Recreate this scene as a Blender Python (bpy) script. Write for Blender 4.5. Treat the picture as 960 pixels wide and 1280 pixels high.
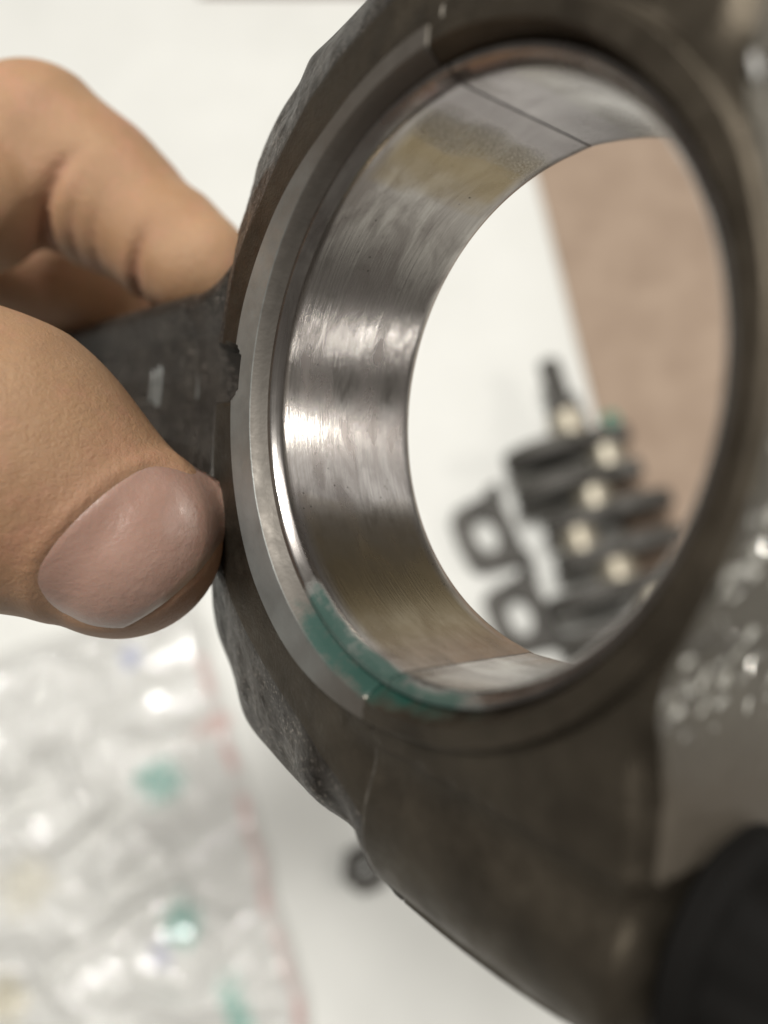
import bpy, bmesh, math, random
import numpy as np
from mathutils import Matrix, Vector, noise

# ------------------------------------------------------------------ scene, camera, light
for o in list(bpy.data.objects): bpy.data.objects.remove(o, do_unlink=True)
SC = bpy.context.scene
COL = SC.collection
U = 0.00089                      # one working unit in metres (bearing bore radius = 23 units)
CAMZ = 0.53
TILT = math.radians(15)
F = 1000.0                       # focal length in pixels of the 960 x 1280 photograph
MC = Matrix.Translation((0, 0, CAMZ)) @ Matrix.Rotation(TILT, 4, 'X')

cd = bpy.data.cameras.new('camera'); cam = bpy.data.objects.new('camera', cd); COL.objects.link(cam)
cam.matrix_world = MC
cd.sensor_fit = 'VERTICAL'; cd.sensor_height = 24; cd.lens = 24 * F / 1280
cd.clip_start = 0.004; cd.clip_end = 60
cd.dof.use_dof = True; cd.dof.focus_distance = 0.0715; cd.dof.aperture_fstop = 8.0
SC.camera = cam
w = bpy.data.worlds.new('World'); SC.world = w; w.use_nodes = True
w.node_tree.nodes['Background'].inputs[0].default_value = (1.0, 0.93, 0.84, 1)
w.node_tree.nodes['Background'].inputs[1].default_value = 0.15
SC.view_settings.view_transform = 'Standard'; SC.view_settings.look = 'None'
SC.view_settings.exposure = 0; SC.view_settings.gamma = 1

def area_light(name, loc, target, sx, sy, power, color):
    l = bpy.data.lights.new(name, 'AREA'); l.shape = 'RECTANGLE'; l.size = sx; l.size_y = sy
    l.energy = power; l.color = color
    o = bpy.data.objects.new(name, l); COL.objects.link(o)
    o.location = loc
    o.rotation_euler = (Vector(target) - Vector(loc)).to_track_quat('-Z', 'Y').to_euler()
    return o
area_light('ceiling_lamp', (-0.28, 0.44, 1.80), (0.0, 0.16, 0.2), 0.5, 0.22, 32, (1.0, 0.98, 0.935))
area_light('strip_lamp', (1.17, -0.53, 0.62), (0, 0.03, 0.46), 0.018, 0.7, 1.0, (1.0, 0.97, 0.92))
area_light('window_light', (1.25, 0.36, 0.78), (0, 0.03, 0.46), 0.8, 0.6, 1.3, (1.0, 0.98, 0.95))
area_light('glint_light', (1.0, 0.10, 1.0), (0, 0.03, 0.46), 0.12, 0.12, 2.2, (1.0, 0.95, 0.88))  # small unseen light added to raise glints on the cap wall

# ------------------------------------------------------------------ coordinates
C0 = np.array([3.57860066, 9.56149542, -61.47765366])
MR = np.array([[0.62411862, 0.0948201, -0.77555471], [-0.13916737, 0.99022731, 0.00907287], [0.76883574, 0.10226936, 0.63121516]])
def cam_px(x, y, depth):         # photo pixel + depth (units) -> camera space units
    return np.array([(x - 480) / F * depth, -(y - 640) / F * depth, -depth])
def to_world(P):                 # camera space units (N,3) -> world metres
    P = np.atleast_2d(P) * U
    R = np.array(MC.to_3x3()); T = np.array(MC.translation)
    return P @ R.T + T
ROD_M = MC @ Matrix.Scale(U, 4) @ Matrix([[*MR[0], C0[0]], [*MR[1], C0[1]], [*MR[2], C0[2]], [0, 0, 0, 1]])
ROD_BASE = ROD_M.translation.copy()
ROD_ROT = Matrix.Translation(ROD_BASE) @ (MC.to_3x3() @ Matrix(MR.tolist())).to_4x4()
def table_pt(x, y, z=0.0):       # photo pixel -> point on the table plane (world metres)
    d = MC.to_3x3() @ Vector(((x - 480) / F, -(y - 640) / F, -1))
    o = MC.translation
    return o + d * ((z - o.z) / d.z)

# ------------------------------------------------------------------ mesh helpers
def tag(o, label=None, cat=None, group=None, kind=None):
    if label: o['label'] = label
    if cat: o['category'] = cat
    if group: o['group'] = group
    if kind: o['kind'] = kind
    return o
def empty(name, mat):
    o = bpy.data.objects.new(name, None); COL.objects.link(o); o.matrix_world = mat
    o.empty_display_size = 0.01
    return o
def mesh_obj(name, verts, faces, mats, parent=None, mat_idx=None, smooth=True, matrix=None):
    me = bpy.data.meshes.new(name)
    me.from_pydata([tuple(map(float, v)) for v in verts], [], [tuple(map(int, f)) for f in faces])
    if not isinstance(mats, (list, tuple)): mats = [mats]
    for m in mats: me.materials.append(m)
    if mat_idx is not None: me.polygons.foreach_set('material_index', np.array(mat_idx, dtype=np.int32))
    me.polygons.foreach_set('use_smooth', np.full(len(me.polygons), smooth))
    me.update()
    o = bpy.data.objects.new(name, me); COL.objects.link(o)
    if parent is not None: o.parent = parent
    if matrix is not None: o.matrix_world = matrix
    return o
def fix_normals(o):
    bm = bmesh.new(); bm.from_mesh(o.data); bmesh.ops.recalc_face_normals(bm, faces=bm.faces); bm.to_mesh(o.data); bm.free()
def bm_obj(name, bm, mats, parent=None, matrix=None, smooth=True, bevel=0, sharp=None):
    bmesh.ops.recalc_face_normals(bm, faces=bm.faces)
    me = bpy.data.meshes.new(name); bm.to_mesh(me); bm.free()
    if not isinstance(mats, (list, tuple)): mats = [mats]
    for m in mats: me.materials.append(m)
    me.polygons.foreach_set('use_smooth', np.full(len(me.polygons), smooth))
    o = bpy.data.objects.new(name, me); COL.objects.link(o)
    if parent is not None: o.parent = parent
    if matrix is not None: o.matrix_world = matrix
    if bevel:
        b = o.modifiers.new('bevel', 'BEVEL'); b.width = bevel; b.segments = 3; b.limit_method = 'ANGLE'; b.angle_limit = math.radians(35)
        b.harden_normals = False
    if smooth: sharpen(o, sharp or 40)
    return o
def sharpen(o, deg=40):
    o.data.set_sharp_from_angle(angle=math.radians(deg))
def lathe_bm(profile, n=48, axis='X'):
    """profile: list of (along, radius), closed at both ends"""
    bm = bmesh.new(); rings = []
    for a, r in profile:
        ring = []
        for i in range(n):
            t = 2 * math.pi * i / n
            c, s = r * math.cos(t), r * math.sin(t)
            ring.append(bm.verts.new((a, c, s) if axis == 'X' else (c, s, a)))
        rings.append(ring)
    for q in range(len(rings) - 1):
        for i in range(n):
            bm.faces.new((rings[q][i], rings[q][(i + 1) % n], rings[q + 1][(i + 1) % n], rings[q + 1][i]))
    bm.faces.new(rings[0]); bm.faces.new(list(reversed(rings[-1])))
    return bm
def prism_bm(outline, z0, z1, holes=()):
    """extruded outline with optional round hole loops of the same vertex count (ring prism)"""
    bm = bmesh.new()
    lo = [bm.verts.new((x, y, z0)) for x, y in outline]; hi = [bm.verts.new((x, y, z1)) for x, y in outline]
    n = len(outline)
    for i in range(n): bm.faces.new((lo[i], lo[(i + 1) % n], hi[(i + 1) % n], hi[i]))
    if holes:
        h = holes[0]
        l2 = [bm.verts.new((x, y, z0)) for x, y in h]; h2 = [bm.verts.new((x, y, z1)) for x, y in h]
        for i in range(n):
            j = (i + 1) % n
            bm.faces.new((l2[j], l2[i], h2[i], h2[j])); bm.faces.new((lo[i], l2[i], l2[j], lo[j])); bm.faces.new((hi[j], h2[j], h2[i], hi[i]))
    else:
        bm.faces.new(list(reversed(lo))); bm.faces.new(hi)
    return bm

# ------------------------------------------------------------------ materials
class NT:
    def __init__(s, name):
        s.m = bpy.data.materials.new(name); s.m.use_nodes = True
        s.t = s.m.node_tree; s.b = s.t.nodes['Principled BSDF']
    def n(s, typ, **kw):
        nd = s.t.nodes.new(typ)
        for k, v in kw.items(): setattr(nd, k, v)
        return nd
    def l(s, a, b): s.t.links.new(a, b)
    def set(s, **kw):
        for k, v in kw.items():
            k = k.replace('_', ' ')
            s.b.inputs[k].default_value = (*v, 1) if isinstance(v, tuple) and len(v) == 3 else v
        return s
    def coord(s, scale=(1, 1, 1), kind='Object'):
        c = s.n('ShaderNodeTexCoord'); mp = s.n('ShaderNodeMapping'); mp.inputs['Scale'].default_value = scale
        s.l(c.outputs[kind], mp.inputs['Vector']); return mp.outputs[0]
    def noise(s, vec, scale, detail=4, rough=0.55, dist=0):
        nd = s.n('ShaderNodeTexNoise'); nd.inputs['Scale'].default_value = scale; nd.inputs['Detail'].default_value = detail
        nd.inputs['Roughness'].default_value = rough; nd.inputs['Distortion'].default_value = dist
        s.l(vec, nd.inputs['Vector']); return nd.outputs['Fac']
    def ramp(s, fac, stops):
        r = s.n('ShaderNodeValToRGB'); e = r.color_ramp.elements
        while len(e) < len(stops): e.new(0.5)
        for q, (p, c) in zip(e, stops): q.position = p; q.color = (*c, 1) if len(c) == 3 else c
        s.l(fac, r.inputs[0]); return r.outputs[0]
    def rng(s, fac, a, b, lo, hi):
        r = s.n('ShaderNodeMapRange'); r.inputs[1].default_value = a; r.inputs[2].default_value = b
        r.inputs[3].default_value = lo; r.inputs[4].default_value = hi; s.l(fac, r.inputs[0]); return r.outputs[0]
    def mix(s, fac, a, b, mode='MIX'):
        m = s.n('ShaderNodeMix', data_type='RGBA', blend_type=mode)
        for sock, v in ((m.inputs[0], fac), (m.inputs[6], a), (m.inputs[7], b)):
            if hasattr(v, 'is_output'): s.l(v, sock)
            else: sock.default_value = (*v, 1) if isinstance(v, tuple) else v
        return m.outputs[2]
    def math(s, op, a, b):
        m = s.n('ShaderNodeMath', operation=op)
        for i, v in enumerate((a, b)):
            if hasattr(v, 'is_output'): s.l(v, m.inputs[i])
            else: m.inputs[i].default_value = v
        return m.outputs[0]
    def attr(s, name):
        a = s.n('ShaderNodeAttribute', attribute_name=name); return a
    def bump(s, h, strength, dist, prev=None):
        b = s.n('ShaderNodeBump'); b.inputs['Strength'].default_value = strength; b.inputs['Distance'].default_value = dist
        s.l(h, b.inputs['Height'])
        if prev is not None: s.l(prev, b.inputs['Normal'])
        return b.outputs[0]
    def to(s, out, inp): s.l(out, s.b.inputs[inp]); return s

GREEN = (0.003, 0.046, 0.035)
def add_green(N, base, metal, rough):
    """green dye smear: per-vertex mask broken up by noise"""
    a = N.attr('green').outputs['Fac']
    br = N.noise(N.coord(), 420, 6, 0.75)
    m = N.rng(N.math('ADD', a, N.math('MULTIPLY', N.math('SUBTRACT', br, 0.5), 1.5)), 0.35, 0.95, 0, 0.88)
    N.to(N.mix(m, base, GREEN), 'Base Color')
    inv = N.math('SUBTRACT', 1.0, m)
    N.to(N.math('MULTIPLY', inv, metal), 'Metallic')
    if hasattr(rough, 'is_output'): N.to(rough, 'Roughness')
    else: N.b.inputs['Roughness'].default_value = rough

def m_machined():
    N = NT('machined_steel'); v = N.coord()
    c = N.mix(N.rng(N.noise(v, 220, 5), 0.35, 0.7, 0, 1), (0.33, 0.345, 0.335), (0.24, 0.25, 0.24))
    c = N.mix(N.attr('reflection_fade').outputs['Fac'], c, (0.115, 0.10, 0.085))
    add_green(N, c, 0.72, N.math('ADD', N.rng(N.noise(v, 700, 4), 0.3, 0.7, 0.30, 0.46), N.math('MULTIPLY', N.attr('reflection_fade').outputs['Fac'], 0.22)))
    N.to(N.bump(N.noise(v, 2600, 3), 0.10, 0.0002), 'Normal')
    return N.m
def m_face():
    N = NT('dull_rod_face_steel'); v = N.coord()
    c = N.mix(N.rng(N.noise(v, 160, 6, 0.6), 0.35, 0.7, 0, 1), (0.105, 0.088, 0.066), (0.058, 0.048, 0.036))
    add_green(N, c, 0.92, N.rng(N.noise(v, 500, 4), 0.3, 0.7, 0.36, 0.55))
    N.to(N.bump(N.noise(v, 3200, 5, 0.65), 0.35, 0.00025, N.bump(N.noise(v, 700, 5), 0.15, 0.0004)), 'Normal')
    return N.m
def m_forged():
    N = NT('oily_forged_steel'); v = N.coord()
    c = N.mix(N.rng(N.noise(v, 200, 6, 0.65), 0.35, 0.7, 0, 1), (0.052, 0.044, 0.036), (0.022, 0.018, 0.015))
    c = N.mix(N.math('MULTIPLY', N.rng(N.noise(v, 2600, 3, 0.6), 0.56, 0.68, 0, 1), N.rng(N.noise(v, 150, 3), 0.4, 0.6, 0.1, 0.9)), c, (0.34, 0.30, 0.26))
    N.to(c, 'Base Color'); N.set(Metallic=0.85, Coat_Weight=0.12, Coat_Roughness=0.15)
    N.to(N.rng(N.noise(v, 420, 4), 0.3, 0.7, 0.30, 0.55), 'Roughness')
    vo = N.n('ShaderNodeTexVoronoi'); vo.inputs['Scale'].default_value = 1100; N.l(v, vo.inputs['Vector'])
    b1 = N.bump(N.noise(v, 1500, 7, 0.8), 1.0, 0.0009)
    N.to(N.bump(vo.outputs['Distance'], 0.35, 0.0004, b1), 'Normal')
    return N.m
def m_wall():
    N = NT('wet_cast_wall'); v = N.coord()
    c = N.mix(N.rng(N.noise(v, 120, 6, 0.65), 0.35, 0.7, 0, 1), (0.16, 0.147, 0.12), (0.105, 0.095, 0.078))
    N.to(c, 'Base Color'); N.set(Metallic=0.35, Coat_IOR=2.4, Coat_Weight=1.0, Coat_Roughness=0.03, Roughness=0.6)
    b = N.bump(N.noise(v, 160, 3, 0.5), 0.25, 0.0012)
    bn = N.bump(N.noise(v, 1400, 4, 0.6), 0.3, 0.0003, b)
    # glints put in as bright metal facets turned at random, in drifts
    vo = N.n('ShaderNodeTexVoronoi'); vo.inputs['Scale'].default_value = 1250; N.l(v, vo.inputs['Vector'])
    def vm(op, a, b):
        m = N.n('ShaderNodeVectorMath', operation=op)
        for q, val in enumerate((a, b)):
            if val is None: continue
            if hasattr(val, 'is_output'): N.l(val, m.inputs[q])
            else: m.inputs[q].default_value = val
        return m.outputs[0]
    g = N.n('ShaderNodeNewGeometry')
    off = vm('MULTIPLY', vm('SUBTRACT', vo.outputs['Color'], (0.5, 0.5, 0.5)), (0.95, 0.95, 0.95))
    gr = N.rng(N.math('ADD', N.attr('boss_tone').outputs['Fac'], N.math('MULTIPLY', N.math('SUBTRACT', N.noise(v, 180, 4, 0.6), 0.5), 0.8)), 0.25, 0.9, 0, 1)
    facet = vm('NORMALIZE', vm('ADD', g.outputs['Normal'], off), None)
    wn = N.n('ShaderNodeTexWhiteNoise', noise_dimensions='3D'); N.l(vo.outputs['Position'], wn.inputs['Vector'])
    mk = N.math('MULTIPLY', N.math('GREATER_THAN', wn.outputs['Value'], 0.66), N.math('GREATER_THAN', N.noise(v, 120, 3, 0.6), 0.50))
    mk = N.math('MULTIPLY', mk, N.math('LESS_THAN', gr, 0.5))
    nm = N.n('ShaderNodeMix', data_type='VECTOR'); N.l(mk, nm.inputs[0]); N.l(bn, nm.inputs[4]); N.l(facet, nm.inputs[5])
    N.to(nm.outputs[1], 'Normal')
    N.to(N.mix(mk, N.mix(gr, c, (0.085, 0.071, 0.054)), (0.80, 0.78, 0.73)), 'Base Color')
    N.to(N.rng(mk, 0, 1, 0.35, 1.0), 'Metallic'); N.to(N.rng(mk, 0, 1, 0.6, 0.12), 'Roughness'); N.set(Coat_Weight=0.0)
    return N.m
def m_shell():
    N = NT('worn_bearing_metal')
    uv = N.n('ShaderNodeUVMap', uv_map='UVMap')
    def mp(sx, sy):
        m = N.n('ShaderNodeMapping'); m.inputs['Scale'].default_value = (sx, sy, 1); N.l(uv.outputs[0], m.inputs['Vector']); return m.outputs[0]
    sc1 = N.noise(mp(3, 90), 1.0, 6, 0.65)            # scratches running round the bore
    sc2 = N.noise(mp(14, 420), 1.0, 3, 0.6)
    pat = N.noise(mp(9, 7), 1.0, 5, 0.6, 0.6)         # wear patches
    c = N.mix(N.rng(pat, 0.40, 0.62, 0, 1), (0.49, 0.465, 0.44), (0.29, 0.265, 0.25))
    c = N.mix(N.math('MULTIPLY', N.rng(N.noise(mp(26, 16), 1.0, 6, 0.7, 1.0), 0.52, 0.68, 0, 1), 0.45), c, (0.25, 0.235, 0.215))
    c = N.mix(N.math('MULTIPLY', N.rng(sc1, 0.45, 0.75, 0, 1), 0.4), c, (0.20, 0.18, 0.17))
    c = N.mix(N.attr('clean').outputs['Fac'], c, (0.42, 0.39, 0.40))
    gold = N.attr('gold').outputs['Fac']
    c = N.mix(gold, c, (0.30, 0.235, 0.13))
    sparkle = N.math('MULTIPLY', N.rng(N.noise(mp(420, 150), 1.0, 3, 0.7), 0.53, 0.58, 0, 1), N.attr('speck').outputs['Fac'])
    c = N.mix(sparkle, c, (0.92, 0.88, 0.80))  # glints of the speckled band painted as pale specks
    pits = N.n('ShaderNodeTexVoronoi'); pits.inputs['Scale'].default_value = 1.0; N.l(mp(75, 26), pits.inputs['Vector'])
    pm = N.math('MULTIPLY', N.rng(pits.outputs['Distance'], 0.05, 0.13, 1, 0), N.rng(N.noise(mp(11, 5), 1.0, 2), 0.52, 0.6, 0, 1))
    c = N.mix(pm, c, (0.05, 0.045, 0.04))
    r = N.math('ADD', N.rng(pat, 0.3, 0.7, 0.13, 0.32), N.math('MULTIPLY', N.attr('speck').outputs['Fac'], 0.05))
    add_green(N, c, N.math('SUBTRACT', 1.0, N.math('MULTIPLY', sparkle, 0.9)), r)
    b = N.bump(sc1, 0.07, 0.00035)
    b = N.bump(sc2, 0.035, 0.00015, b)
    spk = N.noise(mp(330, 110), 1.0, 3, 0.6)
    b = N.bump(N.math('MULTIPLY', spk, N.attr('speck').outputs['Fac']), 0.5, 0.0003, b)
    N.to(b, 'Normal')
    return N.m
def m_bolt():
    N = NT('black_oxide_steel'); v = N.coord()
    N.set(Base_Color=(0.004, 0.0035, 0.003), Metallic=0.0, Specular_IOR_Level=0.15)
    N.to(N.rng(N.noise(v, 300, 3), 0.3, 0.7, 0.7, 0.85), 'Roughness'); return N.m
def m_skin():
    N = NT('skin'); v = N.coord()
    c = N.mix(N.rng(N.noise(v, 55, 5, 0.6), 0.35, 0.68, 0, 1), (0.41, 0.252, 0.142), (0.33, 0.187, 0.10))
    c = N.mix(N.math('MULTIPLY', N.rng(N.noise(v, 190, 5, 0.7), 0.5, 0.72, 0, 1), 0.5), c, (0.46, 0.225, 0.155))
    c = N.mix(N.math('MULTIPLY', N.rng(N.noise(v, 1500, 4, 0.7), 0.45, 0.75, 0, 1), 0.35), c, (0.30, 0.17, 0.11))
    red = N.attr('red').outputs['Fac']
    c = N.mix(red, c, (0.40, 0.205, 0.14))
    N.to(c, 'Base Color'); N.set(Roughness=0.48, Specular_IOR_Level=0.35, Subsurface_Weight=0.22, Subsurface_Scale=0.0018)
    N.b.inputs['Subsurface Radius'].default_value = (1.0, 0.35, 0.18)
    vo = N.n('ShaderNodeTexVoronoi', feature='DISTANCE_TO_EDGE'); vo.inputs['Scale'].default_value = 1500; N.l(v, vo.inputs['Vector'])
    b = N.bump(N.rng(vo.outputs['Distance'], 0, 0.22, 0, 1), 0.14, 0.00012)
    N.to(N.bump(N.noise(v, 480, 8, 0.8), 0.45, 0.0007, b), 'Normal')
    return N.m
def m_nail():
    N = NT('fingernail'); v = N.coord()
    c = N.mix(N.rng(N.noise(v, 120, 4), 0.35, 0.7, 0, 1), (0.375, 0.235, 0.185), (0.31, 0.185, 0.142))
    tip = N.attr('tip').outputs['Fac']
    c = N.mix(tip, c, (0.50, 0.36, 0.26))
    N.to(c, 'Base Color'); N.set(Roughness=0.30, Subsurface_Weight=0.2, Subsurface_Scale=0.001, Coat_Weight=0.8, Coat_Roughness=0.22)
    N.to(N.bump(N.noise(N.coord(), 1300, 6, 0.7), 0.35, 0.0003, N.bump(N.noise(N.coord(), 260, 3), 0.15, 0.0006)), 'Normal')
    return N.m
def m_plain(name, c1, c2, scale, rough, metal=0.0, bump=0.0, bscale=300, **kw):
    N = NT(name); v = N.coord()
    N.to(N.mix(N.rng(N.noise(v, scale, 5, 0.6), 0.35, 0.68, 0, 1), c1, c2), 'Base Color')
    N.set(Roughness=rough, Metallic=metal, **kw)
    if bump: N.to(N.bump(N.noise(v, bscale, 5), bump, 0.001), 'Normal')
    return N.m
def m_bag():
    N = NT('printed_clear_plastic')
    a = N.attr('print')
    N.to(a.outputs['Color'], 'Base Color')
    N.set(Roughness=0.16, Coat_Weight=0.9, Coat_Roughness=0.03, Transmission_Weight=0.05, Specular_IOR_Level=0.6)
    N.to(N.bump(N.noise(N.coord(), 230, 5, 0.6), 0.35, 0.003), 'Normal')
    return N.m
M = dict(wall=m_wall(), machined=m_machined(), face=m_face(), forged=m_forged(), shell=m_shell(), bolt=m_bolt(), skin=m_skin(), nail=m_nail(), bag=m_bag(),
         edge=m_plain('joint_edge_glint', (0.22, 0.20, 0.17), (0.06, 0.05, 0.04), 700, 0.4, 0.8),  # light catching the joint line, put in as a paler metal colour
         table=m_plain('white_table_sheet', (0.79, 0.79, 0.755), (0.73, 0.73, 0.695), 9, 0.55, bump=0.05, bscale=60),
         card=m_plain('brown_cardboard', (0.40, 0.30, 0.225), (0.31, 0.225, 0.165), 26, 0.85, bump=0.2),
         wood=m_plain('red_brown_wood', (0.22, 0.10, 0.07), (0.15, 0.07, 0.05), 30, 0.6),
         cast=m_plain('dark_cast_steel', (0.10, 0.094, 0.084), (0.06, 0.056, 0.05), 60, 0.6, 0.4, 0.3),
         journal=m_plain('polished_journal_steel', (0.46, 0.42, 0.34), (0.36, 0.32, 0.25), 60, 0.5, 0.85),
         green=m_plain('green_plastic', (0.03, 0.30, 0.22), (0.02, 0.24, 0.18), 60, 0.4))

# ------------------------------------------------------------------ the surface everything lies on
bm = prism_bm([(-1.6, -1.2), (1.6, -1.2), (1.6, 1.6), (-1.6, 1.6)], -0.03, 0.0)
tag(bm_obj('tabletop', bm, M['table'], smooth=False), kind='structure')

# ------------------------------------------------------------------ connecting rod
SPLIT = -2.9
SM = 3.0
def interp_ang(table):
    a = np.radians([t[0] for t in table]); r = np.array([t[1] for t in table], float)
    o = np.argsort(a); a, r = a[o], r[o]
    a = np.concatenate([a[-3:] - 2 * np.pi, a, a[:3] + 2 * np.pi]); r = np.concatenate([r[-3:], r, r[:3]])
    g = np.radians(np.arange(-180, 180, 0.5)); v = np.interp(g, a, r)
    k = np.exp(-(np.arange(-12, 13) * 0.5 / SM) ** 2); k /= k.sum()
    v = np.convolve(np.concatenate([v[-12:], v, v[:12]]), k, 'valid'); a = np.concatenate([g, [np.pi]]); r = np.concatenate([v, v[:1]])
    return lambda th: np.interp((th + np.pi) % (2 * np.pi) - np.pi, a, r)
def poly_polar(pts):
    global SM
    SM = 0.9
    return interp_ang([(math.degrees(math.atan2(y, x)), math.hypot(x, y)) for x, y in pts])
def densify(pts, n=10):
    P = np.array(pts, float); out = []
    for i in range(len(P) - 1):
        for k in range(n):                                   # Catmull-Rom
            t = k / n; p0, p1, p2, p3 = P[max(i - 1, 0)], P[i], P[i + 1], P[min(i + 2, len(P) - 1)]
            out.append(0.5 * ((2 * p1) + (-p0 + p2) * t + (2 * p0 - 5 * p1 + 4 * p2 - p3) * t * t + (-p0 + 3 * p1 - 3 * p2 + p3) * t ** 3))
    out.append(P[-1]); return [tuple(q) for q in out]
RING = interp_ang([(-180, 29.7), (-140, 29.6), (-120, 28.9), (-100, 27.6), (-85, 26.9), (0, 26.5), (85, 26.9), (100, 27.2), (125, 27.4), (143, 28.6), (165, 29.6), (179.9, 29.7)])
A_ROD = interp_ang([(85, 33), (98, 33), (109, 32.6), (128, 33.6), (148, 34.0), (158, 35.4), (173, 35.0), (180, 35), (-165, 36), (-143, 37.0), (-131, 35.3), (-122, 34.5), (-113, 34.1), (-99, 35.3), (-95, 36.4), (-85, 37)])
B_ROD = poly_polar(densify([(2, 46), (-3, 44), (-10, 40), (-19.5, 36.6), (-24.8, 35.0), (-29, 33.9), (-30.3, 32.2), (-34, 29.9), (-36.9, 27.1), (-38.3, 24.8), (-41, 17.8), (-43, 9), (-44, 0),
                            (-43, -14), (-41, -27.7), (-35, -33.8), (-31.4, -38), (-25, -39.8), (-17, -41.2), (-10.5, -41.2), (-7.0, -42.0), (-4.4, -44.9), (-2.9, -45.3), (2, -45.5)]))
_capb = [(-4, -45.3), (3, -45.5), (10, -45.3), (16, -44.6), (20.4, -43.4), (22.4, -41), (23.2, -36), (23.2, -28), (22.6, -22), (23, -16.2), (24.2, -13), (25.6, -9), (26.6, -5), (27, 0)]
B_CAP = poly_polar(densify(_capb + [(x, -y) for x, y in reversed(_capb[:-1])], 6))
ZB = -18.2
def half_body(cap):
    gap = 0.10
    NT_ = 300
    NF, NK = 10, 22
    prof_rows = []          # each row: function th -> (r, z), mat
    def th_of(t, r):
        s = SPLIT + (gap if cap else -gap)
        e = np.arccos(np.clip(s / r, -1, 1))
        return (-e + 2 * e * t) if cap else (e + (2 * np.pi - 2 * e) * t)
    t = np.linspace(0, 1, NT_ + 1)
    # denser near the split ends
    t[1] = 0.0016; t[-2] = 1 - 0.0016
    rows = []; mats = []
    def add(rfun, zfun, mat):
        r = rfun(th_of(t, 30.0)) if callable(rfun) else np.full_like(t, rfun)
        for _ in range(4): r = rfun(th_of(t, r)) if callable(rfun) else r
        th = th_of(t, r); x, y = r * np.cos(th), r * np.sin(th)
        z = zfun(x, y, r, th) if callable(zfun) else np.full_like(t, zfun)
        rows.append(np.stack([x, y, z], 1)); mats.append(mat)
    def notch(x, y, z):     # pocket of the shank web running into the raised ring
        if cap: return z
        yy = y - 0.9
        wdt = np.clip((-27.9 - x) * 0.9 + 1.3, 0, 3.2)
        inside = np.clip((wdt - np.abs(yy)) / 0.5, 0, 1) * np.clip((-28.4 - x) / 0.4, 0, 1)
        return z - inside * np.clip(2.6 + (-30 - x) * 0.25, 0, 5)
    def splitbev(x, z): return z - (0.0 if cap else 0.22) * np.clip(1 - (np.abs(x - SPLIT) - 0.1) / 0.15, 0, 1)
    step = lambda yb: (1.0 * (1 - np.clip((yb - 13) / 9, 0, 1))) if cap else 0 * yb
    A = B_CAP if cap else A_ROD
    B = B_CAP if cap else B_ROD
    RO = (lambda th: np.minimum(RING(th), B_CAP(th) - 0.75)) if cap else RING
    AA = (lambda th: np.minimum(B_CAP(th) - 0.35, 27.6)) if cap else A_ROD
    def zf(x, y, r, th, s):
        if cap:
            yb = np.abs(y)
            face = np.where(yb < 29.4, step(yb), -(yb - 29.4) * 0.8)
            hump = -9.3 + np.sqrt(np.clip(9.6 ** 2 - (yb - 35.8) ** 2, 0, None))
            hh = np.clip(0.5 + 0.5 * (hump - face) / 2.6, 0, 1); z = face + (hump - face) * hh + 2.6 * hh * (1 - hh) - 0.25 * (yb > 29.4)
            z = np.where(yb > 29.4, z, face)
            edge = np.clip((3.4 - (B(th) - r)) / 3.4, 0, 1)
            z = z - 2.4 * edge ** 2 * np.clip((yb - 18) / 6, 0.0, 1)
            z = np.clip(z, -5.5, 2)
        else:
            s = np.zeros_like(x) + s
            z = -4.6 * s ** 1.25
            lump = np.exp(-((x + 12) ** 2 + (np.abs(y) - 38) ** 2) / 18.0) * 1.9 - np.exp(-((x + 7.5) ** 2 + (np.abs(y) - 38.5) ** 2) / 7.0) * 0.9
            z = z + lump * (s > 0) * np.sin(np.pi * np.clip(s, 0, 1)) ** 0.7
            yb = np.abs(y); f2 = -(np.clip(yb - 29.4, 0, None)) * 0.8
            hump = -9.3 + np.sqrt(np.clip(9.6 ** 2 - (yb - 35.8) ** 2, 0, None)); hh = np.clip(0.5 + 0.5 * (hump - f2) / 2.6, 0, 1)
            hz = np.clip(f2 + (hump - f2) * hh + 2.6 * hh * (1 - hh) - 0.3, -5.5, 2)
            wgt = np.clip(1 - (SPLIT - x) / 7.0, 0, 1) ** 1.5 * (yb > 29)
            z = z * (1 - wgt) + hz * wgt
            nz = np.array([noise.fractal(Vector((a * 0.22, b * 0.22, 3.1)), 0.8, 2.1, 4) for a, b in zip(x, y)])
            z = z + nz * 0.36 * np.clip(s * 3, 0, 1) * np.clip((1 - s) * 4, 0, 1)
        return z
    # bore wall (back to front), chamfer, raised ring, step, face, flank, wall, back
    add(24.5, ZB, 0); add(24.5, -9, 0); add(24.5, -0.75, 0)
    def CH(r0): return (lambda th: 24.5 + (r0 - 24.5) * (1 - 0.72 * np.clip(np.cos(th) * 1.4, 0, 1))) if cap else (lambda th: 0 * th + r0)
    add(CH(24.62), -0.55, 0); add(CH(25.1), 0.3, 0)
    add(CH(25.6), lambda x, y, r, th: splitbev(x, np.full_like(x, 1.1)), 0); add(CH(25.75), lambda x, y, r, th: splitbev(x, np.full_like(x, 1.2)), 0)
    for k in range(1, 9):
        f = k / 8
        add(lambda th, f=f: CH(25.75)(th) + (RO(th) - CH(25.75)(th)) * f, lambda x, y, r, th: notch(x, y, splitbev(x, np.full_like(x, 1.2))), 0)
    add(lambda th: RO(th) + 0.12, lambda x, y, r, th: notch(x, y, splitbev(x, np.full_like(x, 1.12))), 0)
    add(lambda th: RO(th) + 0.45, lambda x, y, r, th: notch(x, y, splitbev(x, np.maximum(0.15, step(np.abs(y))))), 1)
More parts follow.
